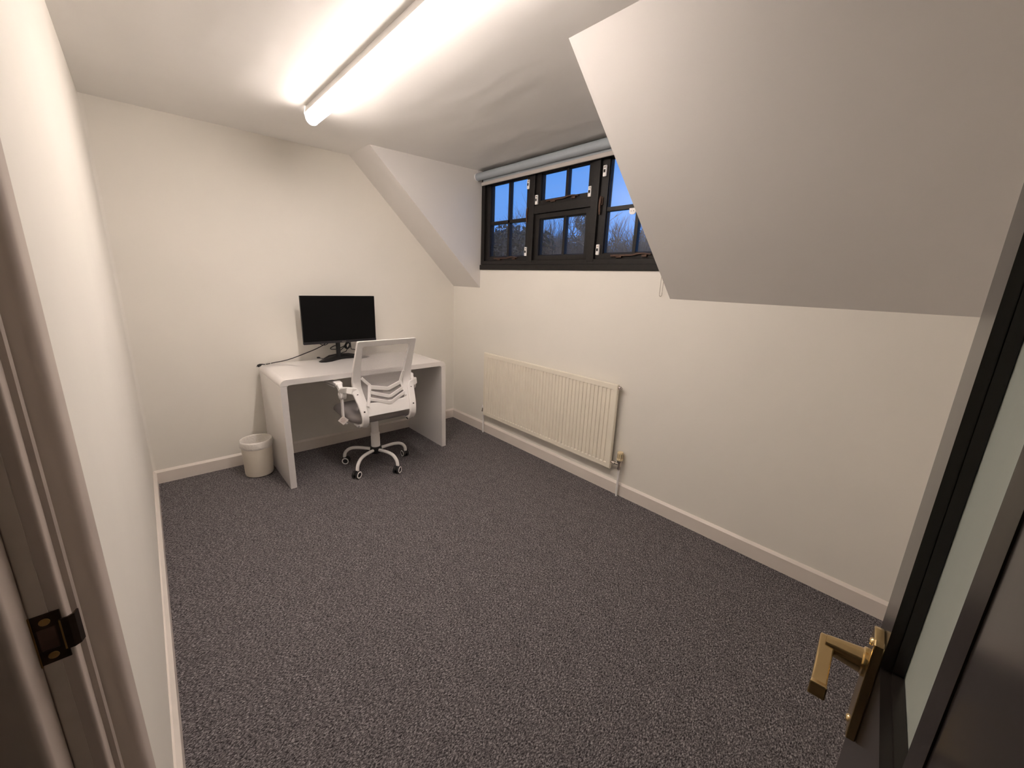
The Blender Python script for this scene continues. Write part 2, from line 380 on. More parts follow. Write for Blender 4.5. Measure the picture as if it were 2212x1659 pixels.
# backplate with slightly domed top
pl = [( -.0195, -.1), (.0195, -.1), (.0195, .043), (.012, .0455), (-.012, .0455), (-.0195, .043)]
MB().prism([(pu+p[0], pz+p[1]) for p in pl], 0, .010, 'y', bev=.0015).build('backplate', 'brass', hd)
for zz in (pz+.033, pz-.088):
    MB().lathe([(0, 0), (.005, 0), (.004, .0022), (0, .003)], 14, Matrix.Translation((pu, .010, zz)) @ Matrix.Rotation(-pi/2, 4, 'X')).build('screw', 'brass', hd, smooth=60)
MB().lathe([(.0175, .009), (.0175, .013), (.0150, .0145), (.0145, .02), (.0115, .043), (.0105, .05), (0, .05)], 24,
           Matrix.Translation((pu+.002, 0, pz)) @ Matrix.Rotation(-pi/2, 4, 'X')).build('lever_neck', 'brass', hd, smooth=35)
# lever grip runs back towards the hinge
gp = []
for u, w, hgt, zc in ((pu+.0125, .0155, .021, 1.003), (pu+.009, .0165, .022, 1.004), (pu-.012, .0155, .019, 1.005), (pu-.040, .0150, .016, 1.005), (pu-.062, .0150, .014, 1.0045), (pu-.073, .0155, .014, 1.005), (pu-.083, .0165, .016, 1.0075)):
    gp.append((u, w, hgt, zc))
MB().bar([(g[0], .0485+.0015*min(1, (pu-g[0])/.08), g[3]) for g in gp], [g[1] for g in gp], [g[2] for g in gp]).build('lever', 'brass', hd, bevel=.0022)
# hinges
for zz in (.22, 1.0, 1.78):
    MB().lathe([(0, -.05), (.006, -.05), (.006, .05), (0, .05)], 12, Matrix.Translation((.001, -.0495, zz))).build('hinge', 'old_brass', door, smooth=40)

# ------------------------------------------------------------------ window
win = empty('window_1', (XR, 2.1, 1.545)); struct(win, 'black painted casement window with small panes over the radiator', 'window')
off = Vector((-XR, -2.1, -1.545))
def wb(mb, name, mat, parent=win, bevel=.0025, first=True, smooth=None):
    if parent is win: bmesh.ops.translate(mb.bm, vec=off, verts=mb.bm.verts[:])
    return mb.build(name, mat, parent, smooth, bevel)
def wsub(mb, name, mat, parent, bevel=.0015, smooth=None):
    bmesh.ops.translate(mb.bm, vec=off, verts=mb.bm.verts[:])
    return mb.build(name, mat, parent, smooth, bevel)
Yl, Yr = 3.066, 1.192
ZT = 2.368
mb = MB()
mb.box(2.347, 2.46, 3.020, Yl, 1.59, ZT); mb.box(2.347, 2.46, Yr, 1.215, 1.59, ZT)
mb.box(2.347, 2.46, 1.215, 3.020, 1.59, 1.622); mb.box(2.347, 2.46, 1.215, 3.020, 2.325, ZT)
wb(mb, 'window_frame', 'black_wood')
wb(MB().box(2.334, 2.47, Yr, Yl, 1.5455, 1.588), 'window_sill', 'black_wood', bevel=.004)
for ya, yb in ((2.400, 2.456), (1.793, 1.852)):
    wb(MB().box(2.343, 2.455, ya, yb, 1.606, 2.325), 'mullion', 'black_wood')
wb(MB().box(2.346, 2.455, 1.852, 2.400, 1.965, 2.023), 'transom', 'black_wood')

def casement(name, ya, yb, za, zb, sl, sr, sb, st, vbar, hbar, x0=2.362, x1=2.405, tilt=0):
    """ya<yb; sl = stile on the far (large y) side, sr = near side"""
    mb = MB(); frame_boxes(mb, x0, x1, ya, yb, za, zb, sr, sl, sb, st)
    # small inner rebate lip
    frame_boxes(mb, x0+.012, x1, ya+sr, yb-sl, za+sb, zb-st, .006, .006, .006, .006)
    o = wb(mb, name, 'black_wood')
    g = MB()
    g.box(x0+.006, x1-.004, vbar-.012, vbar+.012, za+sb, zb-st)
    if hbar: g.box(x0+.006, x1-.004, ya+sr, yb-sl, hbar-.013, hbar+.013)
    wsub(g, 'glazing_bar', 'black_wood', o)
    ys = [ya+sr-.002, vbar-.0125, vbar+.0125, yb-sl+.002]; zs = [za+sb-.002] + ([hbar-.0135, hbar+.0135] if hbar else []) + [zb-st+.002]
    for (p0, p1) in ((ys[0], ys[1]), (ys[2], ys[3])):
        for (q0, q1) in ([(zs[0], zs[1]), (zs[2], zs[3])] if hbar else [(zs[0], zs[1])]):
            
                ctr = Matrix.Translation((2.3895, (p0+p1)/2, (q0+q1)/2))
                wsub(MB().box(2.388, 2.391, p0, p1, q0, q1, ctr @ Matrix.Rotation(radians(tilt), 4, 'Y') @ ctr.inverted()), 'glass_pane', 'glass', o, bevel=0)
    return o
cL = casement('casement', 2.458, 3.018, 1.624, 2.322, .062, .040, .034, .072, 2.716, 1.938)
cM = casement('fanlight', 1.854, 2.398, 2.025, 2.322, .050, .040, .034, .072, 2.095, None)
cF = casement('fixed_light', 1.854, 2.398, 1.624, 1.963, .050, .040, .034, .034, 2.095, None)
cR = casement('casement', 1.217, 1.791, 1.624, 2.322, .058, .045, .034, .072, 1.497, 1.938, tilt=0)

def stay(par, y0, y1, z, x=2.352):
    mb = MB()
    mb.bar([(x, y0, z+.002), (x, y0-.55*(y0-y1), z+.003), (x, y0-.68*(y0-y1), z+.010), (x, y0-.82*(y0-y1), z+.012), (x-.004, y1, z+.004)], [.012, .012, .011, .009, .008], [.012, .011, .010, .009, .008])
    mb.box(x-.004, x+.012, y0-.28*(y0-y1), y0-.14*(y0-y1), z-.012, z-.002)
    mb.box(x-.004, x+.012, y1+.10*(y0-y1), y1+.22*(y0-y1), z-.010, z+.004)
    wsub(mb, 'window_stay', 'bronze', par)
stay(cL, 2.88, 2.57, 1.640); stay(cM, 2.275, 1.965, 2.046); stay(cR, 1.655, 1.36, 1.640)
def latch(par, y, z):
    mb = MB(); mb.box(2.353, 2.363, y-.012, y+.012, z-.02, z+.03)
    mb.bar([(2.349, y, z+.035), (2.345, y, z+.012), (2.345, y+.003, z-.02), (2.349, y+.002, z-.078)], [.012, .016, .014, .012], [.010, .012, .011, .008], up=(1, 0, 0))
    wsub(mb, 'casement_fastener', 'bronze', par)
latch(cR, 1.772, 1.985); latch(cL, 2.474, 1.985)
def lock(par, y, z):
    mb = MB(); mb.box(2.346, 2.362, y-.013, y+.013, z-.034, z+.034, bev=.004)
    o = wsub(mb, 'sash_lock', 'white_plastic', par, bevel=0)
    wsub(MB().box(2.3445, 2.347, y-.007, y+.007, z-.010, z+.008), 'lock_hole', 'black_plastic', o, bevel=0)
    wsub(MB().box(2.3435, 2.347, y-.009, y+.003, z+.016, z+.026), 'lock_catch', 'chrome', o, bevel=0)
for par, y, z in ((cM, 2.381, 2.066), (cM, 1.872, 2.062), (cR, 1.760, 2.172), (cR, 1.766, 1.683), (cL, 2.478, 2.188), (cL, 2.478, 1.690)): lock(par, y, z)
mb = MB(); pr = [(1.552, 1.926), (1.552, 1.902), (1.546, 1.893), (1.537, 1.889), (1.520, 1.889), (1.511, 1.893), (1.507, 1.902), (1.507, 1.926)]
mb.prism(pr, 2.360, 2.366, 'x'); hk = wsub(mb, 'white_catch_plate', 'white_plastic', cR, bevel=0)
for yy in (1.520, 1.538):
    wsub(MB().lathe([(0, 0), (.003, 0), (0, .0015)], 10, Matrix.Translation((2.360, yy, 1.909)) @ Matrix.Rotation(-pi/2, 4, 'Y')), 'screw', 'chrome', hk, bevel=0)

# ------------------------------------------------------------------ roller blind
bl = empty('roller_blind', (2.290, 2.15, 2.312)); tag(bl, 'rolled-up grey roller blind along the top of the window', 'blind')
RY = Matrix.Rotation(pi/2, 4, 'X')
MB().lathe([(0, -.915), (.030, -.915), (.0305, .895), (0, .895)], 32, RY).build('fabric_roll', 'blind', bl, smooth=40)
for yy in (.898, -.93):
    MB().lathe([(0, 0), (.029, 0), (.034, .004), (.034, .012), (.031, .015), (0, .015)], 28, Matrix.Translation((0, yy+.0015+.015, 0)) @ RY).build('end_cap', 'white_plastic', bl, smooth=40)
MB().box(.026, .0272, -.875,   .86, -.052, .0).build('hanging_fabric', 'blind', bl)
MB().box(.018, .032, -.885, .875, -.070, -.042).build('bottom_bar', 'blind_bar', bl, bevel=.004)
MB().box(.0, .057, .9145, .9155, -.04, .058).build('bracket', 'white_plastic', bl)
MB().box(.0, .057, -.9355, -.9345, -.04, .058).build('bracket', 'white_plastic', bl)
# beaded chain loop
mb = MB(); cx0 = 2.288; pts = []
yb0, yb1, zl = 1.262, 1.238, 1.395
path = [Vector((2.300, 1.262, 2.310)) + Vector((.02*k/40, -.004*sin(k/40*pi)-.004*k/40, -(2.310-1.41)*k/40)) for k in range(41)]
path += [Vector((2.32, 1.250+.008*cos(radians(a)), 1.405-.010*sin(radians(a)))) for a in (30, 60, 90, 120, 150)]
path += [Vector((2.32, 1.242, 1.41)) + Vector((-.02*k/40, -.012*k/40, (2.310-1.41)*k/40)) for k in range(41)]
mb.tube(path, .0011, 6)
for i in range(len(path)-1):
    L = (path[i+1]-path[i]).length; kk = max(1, int(L/.0060))
    for q in range(kk):
        p = path[i].lerp(path[i+1], q/kk)
        bmesh.ops.create_icosphere(mb.bm, subdivisions=1, radius=.0023, matrix=Matrix.Translation(p))
bmesh.ops.translate(mb.bm, vec=(-2.288, -2.15, -2.310), verts=mb.bm.verts[:])
mb.build('pull_chain', 'chain', bl)

# ------------------------------------------------------------------ ceiling light
lt = empty('strip_light', (.863, 1.83, ZC)); tag(lt, 'long lit white strip light fixed to the ceiling', 'ceiling light')
MB().prism([(-.033, 0), (.033, 0), (.041, -.0355), (-.041, -.0355)], -.908, .908, 'y').build('body', 'white_metal', lt, bevel=.002)
pd = [(-.0345, -.036)] + [(.0345*cos(radians(a)), -.052+.036*sin(radians(a))) for a in range(180, 361, 15)] + [(.0345, -.036)]
MB().prism(pd, -.909, .909, 'y').build('diffuser', 'lamp', lt, smooth=40)
for s in (1, -1):
    pe = [(-.033, -.001), (-.041, -.036)] + [(p[0]*1.04, p[1]-.0008) for p in pd[1:-1]] + [(.041, -.036), (.033, -.001)]
    MB().prism(pe, s*.9095, s*.913, 'y').build('end_cap', 'lamp_end', lt)

# ------------------------------------------------------------------ radiator
ra = empty('radiator', (2.31, 2.19, .19)); tag(ra, 'cream fluted panel radiator on the wall under the window', 'radiator')
W, H = 1.462, .612
mb = MB(); bm = mb.bm
NP = 42; pitch = (W-.050)/NP; yy = [-W/2, -W/2+.004, -W/2+.025]
dep = [0, 0, 0]
for k in range(NP):
    b0 = -W/2+.025 + k*pitch
    for fr_, dd in ((.22, 0), (.32, 1), (.80, 1), (.90, 0)):
        yy.append(b0+fr_*pitch); dep.append(dd)
yy += [W/2-.025, W/2-.004, W/2]; dep += [0, 0, 0]
zz = [0, .004, .036, .0405, H-.0395, H-.0365, H-.004, H]; dz = [0, 0, 0, 1, 1, 0, 0, 0]
FX = -.018
g = []
for j, z in enumerate(zz):
    row = []
    for i, y in enumerate(yy):
        x = FX + .0062*dep[i]*dz[j]
        if i in (0, len(yy)-1) or j in (0, len(zz)-1): x = FX+.004
        row.append(bm.verts.new((x, y, z)))
    g.append(row)
for j in range(len(zz)-1):
    for i in range(len(yy)-1): bm.faces.new((g[j][i], g[j][i+1], g[j+1][i+1], g[j+1][i]))
# returned edges and back
ring = [g[0][i] for i in range(len(yy))] + [g[j][-1] for j in range(1, len(zz))] + [g[-1][i] for i in range(len(yy)-2, -1, -1)] + [g[j][0] for j in range(len(zz)-2, 0, -1)]
back = [bm.verts.new((.004, v.co.y, v.co.z)) for v in ring]
for i in range(len(ring)): bm.faces.new((ring[i], ring[(i+1) % len(ring)], back[(i+1) % len(back)], back[i]))
bm.faces.new(back)
mb.build('front_panel', 'radiator', ra)
MB().box(-.019, -.0145, -W/2+.004, W/2-.004, .0115, .0135).build('panel_seam', 'radiator', ra)
mb = MB()
mb.bm.free()
for y in (-.5, .5): MB().box(.004, .034, y-.015, y+.015, .06, H-.06).build('wall_bracket', 'white_metal', ra)
# bleed plug, top near end
MB().lathe([(0, -.012), (.009, -.012), (.009, .0), (.013, .001), (.013, .010), (.007, .012), (.007, .018), (0, .018)], 14, Matrix.Translation((-.002, -W/2-.006, H-.022)) @ Matrix.Rotation(pi/2, 4, 'X')).build('bleed_plug', 'chrome', ra, smooth=40)
# near-end thermostatic valve
yv = 1.392-2.19; xv = -.002
v = MB()
v.tube([(xv, -W/2+.004, .052), (xv, yv, .052)], .0085, 12)
v.tube([(xv, -W/2-.014, .052), (xv, -W/2-.032, .052)], .0125, 6)
v.tube([(xv, yv, .020), (xv, yv, .082)], .0105, 14)
v.tube([(xv, yv, .018), (xv, yv, .036)], .0145, 6)
v.lathe([(0, .066), (.015, .066), (.018, .074), (.018, .084), (0, .084)], 20, Matrix.Translation((xv, yv, 0)))
v.build('valve_body', 'chrome', ra, smooth=35)
t = MB(); n = 40; rings = []
for (r, z, rib) in ((.0185, .084, 0), (.0215, .090, 0), (.0215, .096, 0), (.0212, .100, 1), (.0205, .136, 1), (.0205, .141, 0), (.0185, .147, 0), (.010, .149, 0)):
    rings.append([t.bm.verts.new((xv + (r - (rib*.0028 if (k//2) % 2 else 0))*cos(2*pi*k/n), yv + (r - (rib*.0028 if (k//2) % 2 else 0))*sin(2*pi*k/n), z)) for k in range(n)])
for i in range(len(rings)-1):
    for k in range(n): t.bm.faces.new((rings[i][k], rings[i][(k+1) % n], rings[i+1][(k+1) % n], rings[i+1][k]))
t.bm.faces.new(rings[0][::-1]); t.bm.faces.new(rings[-1])
tv = t.build('thermostat_head', 'cream_plastic', ra)
mb = MB()
for k in range(-9, 6):
    a = pi + k*2*pi/20
    mb.box(.0192, .0199, -.0011, .0011, .102, .133, Matrix.Translation((xv, yv, 0)) @ Matrix.Rotation(a, 4, 'Z'))
mb.build('head_slot', 'bronze', tv)
MB().tube([(xv+.004, yv, -.1895), (xv+.004, yv, .02)], .0078, 14).build('pipe', 'white_metal', ra, smooth=40)
# far-end lockshield valve
yv = 2.937-2.19
v = MB(); v.tube([(xv, W/2-.004, .050), (xv, yv, .050)], .0085, 10); v.tube([(xv, yv, .030), (xv, yv, .066)], .010, 12); v.tube([(xv, yv, .028), (xv, yv, .042)], .0135, 6)
v.build('valve_body', 'chrome', ra, smooth=35)
MB().lathe([(0, .066), (.010, .066), (.0095, .088), (.007, .092), (0, .092)], 16, Matrix.Translation((xv, yv, 0))).build('lockshield_cap', 'white_plastic', ra, smooth=40)
MB().tube([(xv+.004, yv, -.1895), (xv+.004, yv, .03)], .0075, 12).build('pipe', 'white_metal', ra, smooth=40)

# ------------------------------------------------------------------ desk
dk = empty('desk', (.577, 2.862, 0), radians(.35)); tag(dk, 'white gloss desk with rounded corners standing against the back wall', 'desk')
DW, DD, DH, DT = 1.262, .600, .775, .040
ro, ri = .040, .018
prof = [(0, .733)] + arc(ro, DH-ro, ro, 180, 90, 8) + arc(DW-ro, DH-ro, ro, 90, 0, 8) + [(DW, .733), (DW-DT, .733)] + \
       arc(DW-DT-ri, DH-.038-ri, ri, 0, 90, 5)[0:] + arc(DT+ri, DH-.038-ri, ri, 90, 180, 5) + [(DT, .733)]
pp = []
for p in prof:
    if not pp or (abs(p[0]-pp[-1][0])+abs(p[1]-pp[-1][1])) > 1e-5: pp.append(p)
prof = pp
MB().prism(prof, 0, DD, 'y').build('desk_top', 'white_gloss', dk, smooth=30, bevel=.0015)
for x in (0, DW-DT):
    MB().box(x, x+DT, .0, DD, .001, .7312).build('side_panel', 'white_gloss', dk, bevel=.0012)

# ------------------------------------------------------------------ monitor
mo = empty('monitor', (1.15, 3.36, DH)); tag(mo, 'black flat screen monitor on the white desk', 'monitor')
def wz(a, z0=DH): return a-z0
sw, z0, z1 = .287, .921-DH, 1.291-DH
ys = -.030
MB().box(-sw, sw, ys, ys+.022, z0, z1).build('case', 'black_plastic', mo, bevel=.003)
MB().box(-sw+.002, sw-.002, ys-.0012, ys+.002, z0+.0195, z1-.002).build('screen', 'screen', mo)
bz = MB().box(-sw, sw, ys-.0022, ys+.004, z0-.001, z0+.0185).build('lower_bezel', 'bezel', mo, bevel=.001)
mb = MB()
for k, (a, w) in enumerate(((0, .004), (.006, .002), (.010, .004), (.016, .004), (.022, .002), (.026, .003))):
    mb.box(.002+a, .002+a+w, ys-.0028, ys-.002, z0+.007, z0+.0115)
mb.build('maker_mark', 'chrome', bz)
MB().box(-.13, .13, ys+.022, ys+.045, z0+.05, z1-.09).build('rear_housing', 'black_plastic', mo, bevel=.01)
MB().box(-.030, .0, ys+.045, ys+.068, .012, .26).build('post', 'black_plastic', mo, bevel=.003)
# foot: shallow arch with two forward lobes
fx = .020
outl = []
front = [(-.205, -.020), (-.197, -.048), (-.165, -.060), (-.115, -.050), (-.06, -.012), (-.02, .012), (.02, .020), (.07, .012), (.13, -.012), (.17, -.028), (.205, -.024), (.213, -.004)]
backp = [(.20, .022), (.14, .062), (.07, .092), (-.02, .096), (-.10, .088), (-.16, .040)]
outl = [(x+fx, y) for x, y in front+backp]
mb = MB(); bm = mb.bm
def foot_h(x, y): return .009 + .028*max(0, 1-(abs(x-fx)/.19)**2)*max(0, min(1, (y+.025)/.09))
low = [bm.verts.new((x, y, .0005)) for x, y in outl]
mid = [bm.verts.new((x, y, .006)) for x, y in outl]
cxm, cym = fx, .03
top = [bm.verts.new((cxm+(x-cxm)*.96, cym+(y-cym)*.93, foot_h(x, y))) for x, y in outl]
ctr = bm.verts.new((cxm, cym+.02, .036))
N = len(outl)
bm.faces.new(low[::-1])
for i in range(N):
    j = (i+1) % N
    bm.faces.new((low[i], low[j], mid[j], mid[i])); bm.faces.new((mid[i], mid[j], top[j], top[i])); bm.faces.new((top[i], top[j], ctr))
mb.build('foot', 'black_plastic', mo, smooth=50)

# cables
def spline(pts, k=8):
    P = [Vector(p) for p in pts]; P = [P[0]*2-P[1]] + P + [P[-1]*2-P[-2]]; out = []
    for i in range(1, len(P)-2):
        for s in range(k):
            t = s/k; a, b, c, d = P[i-1:i+3]
            out.append(.5*((2*b)+(c-a)*t+(2*a-5*b+4*c-d)*t*t+(3*b-a-3*c+d)*t**3))
    out.append(P[-2]); return out
ca = empty('power_cable', (.60, 3.445, DH)); tag(ca, 'black cable trailing from the monitor to the left edge of the desk', 'cable')
def rel(pts, o): return [Vector(p)-Vector(o) for p in pts]
o_ = (.60, 3.445, DH)
MB().tube(rel(spline([(1.03, 3.385, .955), (1.048, 3.42, .915), (1.037, 3.43, .896), (.978, 3.44, .865), (.905, 3.445, .838), (.830, 3.445, .8135), (.770, 3.445, .797), (.715, 3.44, .789), (.665, 3.43, .786), (.628, 3.42, .783), (.600, 3.41, .784), (.585, 3.405, .787)]), o_), .0036, 8).build('cord', 'black_rubber', ca, smooth=60)
MB().tube(rel([(.588, 3.406, .787), (.580, 3.402, .787), (.572, 3.396, .785), (.556, 3.386, .781), (.552, 3.383, .780)], o_), [.004, .005, .0095, .0100, .006], 10).build('plug', 'black_plastic', ca, smooth=50)
for s in (-.004, .004):
    MB().tube(rel([(.553, 3.384+s, .780), (.543, 3.378+s, .777)], o_), .0016, 6).build('plug_pin', 'chrome', ca)
mb = MB(); mb.bar(rel([(.612, 3.424, .7895), (.622, 3.418, .795), (.634, 3.412, .797), (.646, 3.414, .7925), (.640, 3.404, .784), (.622, 3.402, .780)], o_), .010, .0012, up=(0, .4, 1))
mb.bar(rel([(.606, 3.414, .791), (.604, 3.404, .789), (.610, 3.396, .7815), (.630, 3.394, .7785)], o_), .008, .001, up=(.3, .2, 1))
mb.build('paper_tie', 'paper', ca)
cb = empty('signal_cable', (1.2, 3.42, DH)); tag(cb, 'bundle of looped black cable hanging behind the monitor post', 'cable')
o_ = (1.2, 3.42, DH)
mb = MB()
mb.tube(rel(spline([(1.225, 3.385, .945), (1.222, 3.425, .905), (1.205, 3.44, .868), (1.228, 3.44, .846), (1.252, 3.435, .868), (1.243, 3.43, .90), (1.222, 3.43, .905), (1.208, 3.435, .875), (1.222, 3.44, .850), (1.246, 3.44, .856), (1.253, 3.435, .885), (1.236, 3.43, .907)]), o_), .0036, 6)
mb.tube(rel(spline([(1.215, 3.43, .885), (1.190, 3.435, .868), (1.165, 3.44, .858), (1.13, 3.442, .850), (1.098, 3.442, .853), (1.094, 3.442, .864), (1.120, 3.442, .878), (1.15, 3.44, .885)]), o_), .0034, 6)
mb.tube(rel(spline([(1.235, 3.43, .90), (1.200, 3.44, .862), (1.172, 3.442, .838), (1.155, 3.44, .822), (1.15, 3.44, .800)]), o_), .0034, 6)
mb.tube(rel(spline([(1.253, 3.43, .91), (1.256, 3.435, .868), (1.262, 3.44, .842), (1.29, 3.445, .834), (1.32, 3.445, .815), (1.35, 3.44, .7825)]), o_), .003, 6)
mb.tube(rel(spline([(1.226, 3.44, .845), (1.215, 3.44, .826), (1.19, 3.445, .818), (1.165, 3.445, .806)]), o_), .003, 6)
mb.tube(rel(spline([(1.000, 3.385, .940), (1.008, 3.425, .908), (1.035, 3.435, .893), (1.062, 3.425, .900), (1.085, 3.385, .94)]), o_), .0032, 6)
for q in range(3):
    mb.tube(rel(spline([(1.222+.008*q, 3.395, .945), (1.220+.010*q, 3.43, .905), (1.208+.006*q, 3.436, .872+.004*q), (1.226+.002*q, 3.44, .852), (1.247, 3.436, .872+.006*q), (1.240-.006*q, 3.43, .905)]), o_), .0034, 6)
mb.build('loop', 'black_rubber', cb, smooth=60)
cc = empty('usb_lead', (1.0, 3.44, DH)); tag(cc, 'short black lead lying behind the foot of the monitor', 'cable')
o_ = (1.0, 3.44, DH)
MB().tube(rel(spline([(1.09, 3.440, .785), (1.05, 3.447, .779), (1.02, 3.448, .781), (1.008, 3.449, .787)]), o_), .0026, 6).build('cord', 'black_rubber', cc, smooth=60)
MB().tube(rel([(1.008, 3.449, .787), (1.000, 3.449, .790), (.984, 3.448, .792)], o_), [.004, .006, .006], 8).build('connector', 'black_plastic', cc, smooth=50)

# ------------------------------------------------------------------ waste bin
bi = empty('waste_bin', (.4665, 3.262, 0)); tag(bi, 'small cream round waste bin with a white liner, left of the desk', 'bin')
MB().lathe([(0, .002), (.078, .002), (.088, .006), (.0915, .018), (.0985, .262), (.0985, .268), (.0955, .268), (.088, .02), (0, .012)], 40).build('bin_body', pmat('bin_plastic', (.78, .72, .62), .4, var=.015, scale=10), bi, smooth=40)
random.seed(4)
mb = MB(); n = 64; rings = []
ph = [random.uniform(0, 6.28) for _ in range(8)]
def wr(a, s): return sum(sin(a*f+ph[i]+s*4)*w for i, (f, w) in enumerate(((3, .5), (7, .35), (11, .3), (17, .2), (5, .4))))
prof = [(.060, .030, .004), (.078, .10, .003), (.088, .20, .002), (.0945, .262, .0006), (.0968, .2725, .0005), (.1005, .2728, .0005), (.1020, .262, .001), (.1030, .248, .002), (.1032, .234, .0024), (.1018, .222, .0022), (.0975, .216, .0006)]
for j, (r, z, am) in enumerate(prof):
    rings.append([mb.bm.verts.new(((r+am*wr(2*pi*k/n, j*.3))*cos(2*pi*k/n), (r+am*wr(2*pi*k/n, j*.3))*sin(2*pi*k/n), z+am*1.2*wr(2*pi*k/n+1, j*.4)*(1 if j not in (4, 5) else .3))) for k in range(n)])
for i in range(len(rings)-1):
    for k in range(n): mb.bm.faces.new((rings[i][k], rings[i][(k+1) % n], rings[i+1][(k+1) % n], rings[i+1][k]))
mb.bm.faces.new(rings[0][::-1])
mb.build('bin_liner', 'liner', bi, smooth=180)

# ------------------------------------------------------------------ office chair
ch = empty('office_chair', (1.205, 2.893, 0)); tag(ch, 'white mesh-back swivel office chair pushed up to the desk', 'chair')
YB_PTS = [(.42, -.236), (.43, -.240), (.48, -.262), (.54, -.255), (.60, -.225), (.65, -.194), (.70, -.174), (.78, -.185), (.87, -.218), (.96, -.258), (1.05, -.297)]
def yb_(z):      # the back leans away above the lumbar curve and bulges back again towards the seat
    if z <= YB_PTS[0][0]: return YB_PTS[0][1]
    for i in range(1, len(YB_PTS)-1):
        if z <= YB_PTS[i+1][0] or i == len(YB_PTS)-2:
            p0, p1, p2, p3 = YB_PTS[i-1], YB_PTS[i], YB_PTS[i+1], YB_PTS[min(i+2, len(YB_PTS)-1)]
            if z < p1[0]: return p1[1]
            t = min(1, (z-p1[0])/(p2[0]-p1[0])); dx = p2[0]-p1[0]
            m1 = (p2[1]-p0[1])/(p2[0]-p0[0])*dx; m2 = (p3[1]-p1[1])/(p3[0]-p1[0])*dx if p3 != p2 else p2[1]-p1[1]
            return (2*t**3-3*t*t+1)*p1[1] + (t**3-2*t*t+t)*m1 + (-2*t**3+3*t*t)*p2[1] + (t**3-t*t)*m2
# base
MB().lathe([(0, .098), (.036, .098), (.043, .104), (.045, .130), (.043, .150), (.038, .156), (0, .156)], 28).build('hub', 'black_plastic', ch, smooth=40)
MB().lathe([(0, .150), (.0345, .150), (.0335, .262), (.031, .267), (.028, .268), (.0265, .40), (0, .40)], 28).build('gas_column', 'white_plastic', ch, smooth=40)
MB().box(-.11, .11, -.12, .12, .398, .428).build('seat_mechanism', 'black_plastic', ch, bevel=.01)
angs = [-146, -75, -2, 141, 70]; sw_ = [176, 112, -88, 2, 60]
for a, swv in zip(angs, sw_):
    d = Vector((cos(radians(a)), sin(radians(a)), 0))
    prf = [(.034, .128), (.08, .133), (.125, .136), (.165, .135), (.198, .128), (.224, .112), (.240, .091), (.246, .070), (.247, .054)]
    leg = MB().tube([d*r + Vector((0, 0, z)) for r, z in spline([(p[0], p[1], 0) for p in prf], 3) and [(q.x, q.y) for q in spline([(p[0], p[1], 0) for p in prf], 3)]], .0128, 14).build('leg', 'white_metal', ch, smooth=50)
    # twin wheel caster
    cen = d*.247; th = radians(a+swv); axis = Vector((-sin(th), cos(th), 0)); trail = Vector((cos(th), sin(th), 0))
    cc_ = cen + trail*(-.010) + Vector((0, 0, .0285))
    R = Matrix.Translation(cc_) @ Matrix(((trail.x, axis.x, 0, 0), (trail.y, axis.y, 0, 0), (0, 0, 1, 0), (0, 0, 0, 1)))
    hb = MB()
    hb.tube([cen + Vector((0, 0, .062)), cen + Vector((0, 0, .030))], .0105, 12)
    hb.prism([(-.024, .004)] + [(.029*cos(radians(q)), .029*sin(radians(q))+.002) for q in range(170, -1, -17)] + [(.024, .0)], -.007, .007, 'y', mtx=R)
    cs = hb.build('caster', 'black_plastic', leg, smooth=40)
    for s in (-1, 1):
        wmx = R @ Matrix.Rotation(-pi/2*s, 4, 'X')
        wh = MB().lathe([(0, .0075), (.0265, .0075), (.0283, .010), (.0283, .022), (.0268, .0240), (0, .0240)], 26, wmx).build('wheel', 'black_rubber', leg, smooth=40)
        MB().lathe([(.0185, .0238), (.0192, .0262), (.0240, .0262), (.0265, .0240)], 26, wmx, close=True).build('wheel_ring', 'white_plastic', leg, smooth=40)
# seat cushion: rounded slab
mb = MB(); bm = mb.bm
def seat_out(u):  # superellipse outline
    c, s = cos(u), sin(u); e = .44
    x = .250*math.copysign(abs(c)**e, c); y = .262*math.copysign(abs(s)**e, s)
    if y > 0: x *= 1 - .04*(y/.262)
    return x, y+.028
n = 56; lv = [(.0, .430, .70), (.0, .432, .86), (.0, .440, .955), (.0, .458, 1.0), (.0, .478, .995), (.0, .494, .955), (.0, .503, .88), (.0, .507, .70), (0, .505, .40)]
rings = []
for _, z, k in lv:
    row = []
    for i in range(n):
        x, y = seat_out(2*pi*i/n); zz_ = z - .030*max(0, (y*k-.10)/.15)**2 * (1 if z > .45 else .3)
        row.append(bm.verts.new((x*k, y*k, zz_)))
    rings.append(row)
for i in range(len(rings)-1):
    for k in range(n): bm.faces.new((rings[i][k], rings[i][(k+1) % n], rings[i+1][(k+1) % n], rings[i+1][k]))
bm.faces.new(rings[0][::-1]); bm.faces.new(rings[-1])
mb.build('seat', 'grey_fabric', ch, smooth=180)

# back frame: tapered rectangular hoop, 45 mm wide members
def loop_frame(outer, inner, th):
    mb = MB(); bm = mb.bm; N = len(outer)
    def ring(pts, dy): return [bm.verts.new((x, yb_(z)+dy, z)) for x, z in pts]
    of, inf = ring(outer, -th/2), ring(inner, -th/2+.006); ob, ib = ring(outer, th/2), ring(inner, th/2)
    for i in range(N):
        j = (i+1) % N
        bm.faces.new((of[i], of[j], inf[j], inf[i])); bm.faces.new((ob[j], ob[i], ib[i], ib[j]))
        bm.faces.new((of[j], of[i], ob[i], ob[j])); bm.faces.new((inf[i], inf[j], ib[j], ib[i]))
    return mb
half_o = [(.206, 1.035), (.211, 1.029), (.2125, .99), (.2135, .95), (.215, .90), (.217, .86), (.219, .82), (.220, .78), (.220, .74), (.218, .70), (.210, .66), (.200, .63), (.192, .60), (.184, .57), (.178, .535), (.174, .502)]
